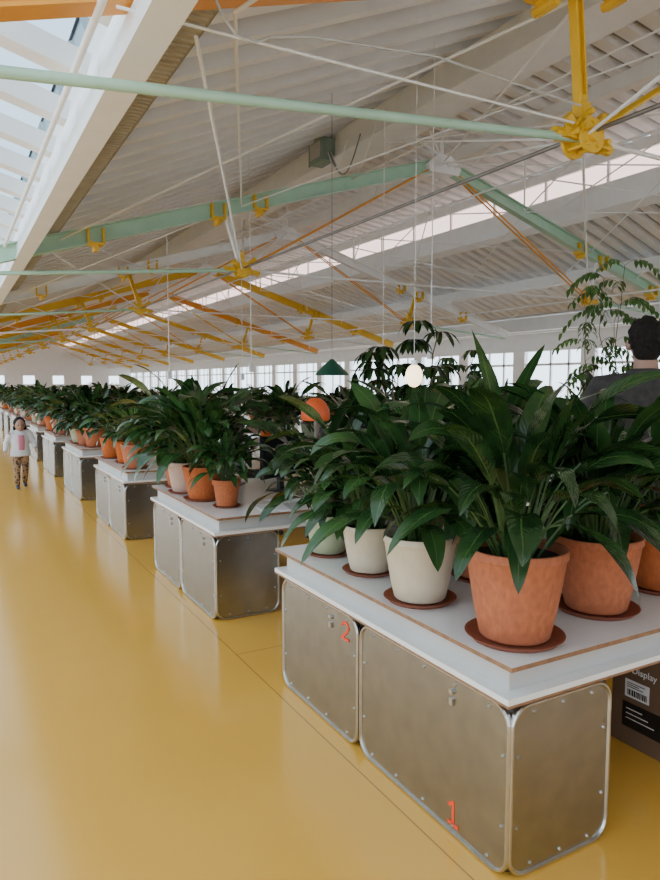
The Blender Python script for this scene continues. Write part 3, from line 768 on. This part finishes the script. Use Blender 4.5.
# ---------------------------------------------------------------- people
def remesh(b, name, m, parent, voxel, smooth=3):
    o = b.obj('tmp', m)
    r = o.modifiers.new('r', 'REMESH'); r.mode = 'VOXEL'; r.voxel_size = voxel
    s = o.modifiers.new('s', 'SMOOTH'); s.iterations = smooth; s.factor = .5
    bpy.context.view_layer.update()
    me = bpy.data.meshes.new_from_object(o.evaluated_get(bpy.context.evaluated_depsgraph_get()))
    bpy.data.objects.remove(o); me.name = name; me.materials.clear(); me.materials.append(m)
    me.polygons.foreach_set('use_smooth', [True]*len(me.polygons))
    n = bpy.data.objects.new(name, me); COL.objects.link(n)
    if parent: n.parent = parent
    return n
def person(loc, rot, h, J, head_r, label, top_m, bot_m, hair_kind, voxel, name='person'):
    S = h
    def V(p): return Vector(p)*S
    b = MB()
    b.tube([(V((0,0,.47)), .085*S, .06*S), (V((0,0,.53)), .092*S, .065*S), (V((0,0,.61)), .078*S, .057*S), (V((0,-.005,.70)), .09*S, .063*S), (V((0,0,.775)), .1*S, .058*S), (V((0,0,.82)), .075*S, .045*S), (V((0,.003,.84)), .036*S, .036*S), (V((0,-.002,.885)), .031*S, .033*S)], 20)
    hr = head_r*S; hz = J['head'][2]*S; hy = J['head'][1]*S
    b.sphere((0, hy+.005*S, hz+.008*S), hr*.76, hr*.93, hr*1.0, 24, 16)
    b.sphere((0, hy-.012*S, hz-hr*.45), hr*.56, hr*.66, hr*.62, 20, 12)
    b.sphere((0, hy-hr*1.0, hz-hr*.22), hr*.12, hr*.17, hr*.2, 10, 8)
    for s in (-1, 1): b.sphere((s*hr*.84, hy+.01*S, hz-hr*.12), hr*.13, hr*.2, hr*.27, 10, 8)
    for s, side in ((-1, 'L'), (1, 'R')):
        sh, el, wr = [V(q) for q in J['arm'+side]]
        b.tube([(V((s*.06,0,.80)), .034*S, .034*S), (sh, .033*S, .033*S), (sh.lerp(el, .5), .028*S, .028*S), (el, .022*S, .022*S), (el.lerp(wr, .35), .022*S, .022*S), (wr, .014*S, .014*S)], 12)
        d = (wr-el).normalized(); fwd = V((0, -1, 0)).normalized(); pf = (fwd-d*fwd.dot(d)).normalized(); out = Vector((s, 0, 0))
        pm = wr+d*.028*S
        b.tube([(wr-d*.01*S, .013*S, .014*S), (pm, .011*S, .022*S), (pm+d*.026*S, .010*S, .022*S)], 10)
        for fi, (off, ln) in enumerate(((-.016, .036), (-.0055, .043), (.0055, .040), (.016, .030))):
            p0 = pm+d*.022*S-pf*off*S; p1 = p0+d*ln*.55*S-out*.003*S; p2 = p1+d*ln*.45*S-out*.012*S
            b.tube([(p0, .0058*S, .0058*S), (p1, .0052*S, .0052*S), (p2, .004*S, .004*S)], 8)
        p0 = pm-d*.012*S+pf*.018*S; p1 = p0+d*.02*S+pf*.014*S; p2 = p1+d*.018*S+pf*.002*S
        b.tube([(p0, .0075*S, .0075*S), (p1, .006*S, .006*S), (p2, .0045*S, .0045*S)], 8)
        hp, kn, an, toe = [V(q) for q in J['leg'+side]]
        b.tube([(hp+Vector((0,0,.02*S)), .05*S, .05*S), (hp.lerp(kn, .4), .046*S, .046*S), (kn, .031*S, .031*S), (kn.lerp(an, .35), .031*S, .033*S), (an, .018*S, .018*S)], 14)
        b.tube([(an+Vector((0,.015*S,-.012*S)), .02*S, .018*S), (an.lerp(toe, .5), .022*S, .016*S), (toe, .018*S, .010*S)], 10)
    e = remesh(b, name, M['skin'], None, voxel)
    e.location = loc; e.rotation_euler = (0, 0, rot); tag(e, label, 'person')
    c = MB(); fl = J.get('flare', 0); bw = J.get('broad', 1.0)
    c.tube([(V((0,0,.465)), .100*S*bw+fl, .078*S+fl), (V((0,0,.53)), .104*S*bw+fl*.8, .08*S+fl*.8), (V((0,0,.61)), .092*S*bw+fl*.6, .071*S+fl*.6), (V((0,-.005,.70)), .102*S*bw+fl*.3, .077*S+fl*.2), (V((0,0,.775)), .108*S*bw, .072*S), (V((0,0,.815)), .078*S*bw, .055*S), (V((0,.003,.835)), .056*S, .048*S), (V((0,.003,.852)), .044*S, .044*S)], 24)
    for side in 'LR':
        s = -1 if side == 'L' else 1
        sh, el, wr = [V(q) for q in J['arm'+side]]
        aw = J.get('sleeve', 1.0)
        c.tube([(V((s*.05,0,.80)), .042*S, .042*S), (sh-Vector((0,0,.008*S)), .044*S*aw, .044*S*aw), (sh.lerp(el, .2), .043*S*aw, .043*S*aw), (sh.lerp(el, .5), .039*S*aw, .039*S*aw), (el, .034*S*aw, .034*S*aw), (el.lerp(wr, .5), .031*S*aw, .031*S*aw), (el.lerp(wr, .93), .025*S*aw, .025*S*aw)], 14)
    remesh(c, 'jacket' if hair_kind == 'child' else 'shirt', top_m, e, voxel, 6)
    c = MB()
    for side in 'LR':
        hp, kn, an, toe = [V(q) for q in J['leg'+side]]
        c.tube([(hp+Vector((0,0,.03*S)), .060*S, .062*S), (hp.lerp(kn, .4), .056*S, .056*S), (kn, .042*S, .042*S), (kn.lerp(an, .5), .040*S, .041*S), (an+Vector((0,0,.012*S)), .032*S, .032*S)], 14)
    c.tube([(V((0,0,.46)), .08*S, .065*S), (V((0,0,.56)), .095*S, .07*S)], 18)
    remesh(c, 'trousers', bot_m, e, voxel)
    for side in 'LR':
        hp, kn, an, toe = [V(q) for q in J['leg'+side]]
        c = MB(); c.tube([(an+Vector((0,.022*S,-.008*S)), .024*S, .022*S), (an+Vector((0,-.01*S,-.008*S)), .027*S, .028*S), (an.lerp(toe, .6), .027*S, .018*S), (toe, .024*S, .014*S)], 12)
        remesh(c, 'shoe', M['shoe'], e, voxel)
    c = MB()
    if hair_kind == 'child':
        c.sphere((0, hy+.16*hr+.005*S, hz+.16*hr+.008*S), hr*.86, hr*.95, hr*.98, 24, 16)
        c.sphere((0, hy+hr*.55, hz-hr*.35), hr*.78, hr*.5, hr*.85, 20, 12)
        for s in (-1, 1): c.sphere((s*hr*.72, hy+hr*.2, hz-hr*.35), hr*.22, hr*.36, hr*.75, 14, 10)
    else:
        c.sphere((0, hy+.15*hr+.005*S, hz+.20*hr+.008*S), hr*.79, hr*.90, hr*.88, 24, 16)
        c.sphere((0, hy+hr*.44, hz-hr*.30), hr*.66, hr*.52, hr*.66, 20, 12)
        random.seed(4)
        for i in range(360):
            a = random.uniform(0, 6.28); t = random.uniform(-.9, 1.5)
            if t < .25 and math.sin(a) < .15+abs(t)*.2: continue
            r_ = hr*random.uniform(.06, .13); k_ = random.uniform(.96, 1.06)
            c.sphere((k_*hr*.78*math.cos(a)*math.cos(t), hy+.16*hr+k_*hr*.88*math.sin(a)*math.cos(t), hz+.20*hr+k_*hr*.93*math.sin(t)), r_, r_, r_*1.6, n=8, k=6)
    remesh(c, 'hair', M['hair'], e, voxel*.45, 0 if hair_kind != 'child' else 1)
    for s in (-1, 1):
        c = MB(); c.sphere((s*hr*.3, hy-hr*.86, hz-.02*hr), hr*.11, hr*.08, hr*.075, 10, 8); c.obj('eye', M['eye'], e, smooth=True)
    c = MB(); c.sphere((0, hy-hr*.70, hz-hr*.62), hr*.22, hr*.1, hr*.06, 12, 8); c.obj('mouth', M['lips'], e, smooth=True)
    return e
child_J = dict(head=(0, -.01, .908), flare=.028, broad=1.12, sleeve=1.2,
    armL=[(-.11, 0, .795), (-.175, .03, .655), (-.20, -.03, .53)], armR=[(.11, 0, .795), (.175, .0, .66), (.18, -.09, .57)],
    legL=[(-.052, 0, .48), (-.060, -.06, .27), (-.063, -.055, .045), (-.068, -.14, .015)],
    legR=[(.052, 0, .48), (.058, -.0, .265), (.063, .11, .065), (.066, .045, .018)])
pc = person((.90, 11.4, .0), .1, 1.08, child_J, .094, 'child walking in white jacket, pink top and spotted trousers', M['jacket'], M['leopard'], 'child', .009)
c = MB(); c.tube([((0, -.098, .60), .045, .02), ((0, -.098, .72), .05, .02), ((0, -.085, .83), .045, .02)], 12); remesh(c, 'top', M['pinkshirt'], pc, .008)
man_J = dict(head=(0, -.012, .925), broad=1.12, sleeve=1.10,
    armL=[(-.122, 0, .795), (-.156, .01, .635), (-.14, -.07, .50)], armR=[(.122, 0, .795), (.156, .01, .635), (.14, -.07, .50)],
    legL=[(-.05, 0, .50), (-.055, -.005, .275), (-.06, .01, .045), (-.065, -.075, .014)],
    legR=[(.05, 0, .50), (.055, -.005, .275), (.06, .01, .045), (.065, -.075, .014)])
person((3.55, 2.59, 0), math.radians(138), 2.0, man_J, .060, 'person with short dark hair standing in dark grey-brown shirt', M['shirt'], M['dark'], 'man', .011)

# ---------------------------------------------------------------- light, world, camera
w = bpy.data.worlds.new('world'); scene.world = w; w.use_nodes = True
bg = w.node_tree.nodes['Background']; bg.inputs['Color'].default_value = (.76, .88, 1.0, 1); bg.inputs['Strength'].default_value = 3.9

cam = bpy.data.cameras.new('camera'); co = bpy.data.objects.new('camera', cam); COL.objects.link(co)
cam.sensor_fit = 'VERTICAL'; cam.sensor_height = 36; cam.lens = 680*36/880
a, p = math.radians(29.1), math.radians(4.8)
F = Vector((math.sin(a)*math.cos(p), math.cos(a)*math.cos(p), -math.sin(p)))
co.location = (0, 0, H); co.rotation_euler = F.to_track_quat('-Z', 'Y').to_euler(); cam.clip_start = .05
scene.camera = co
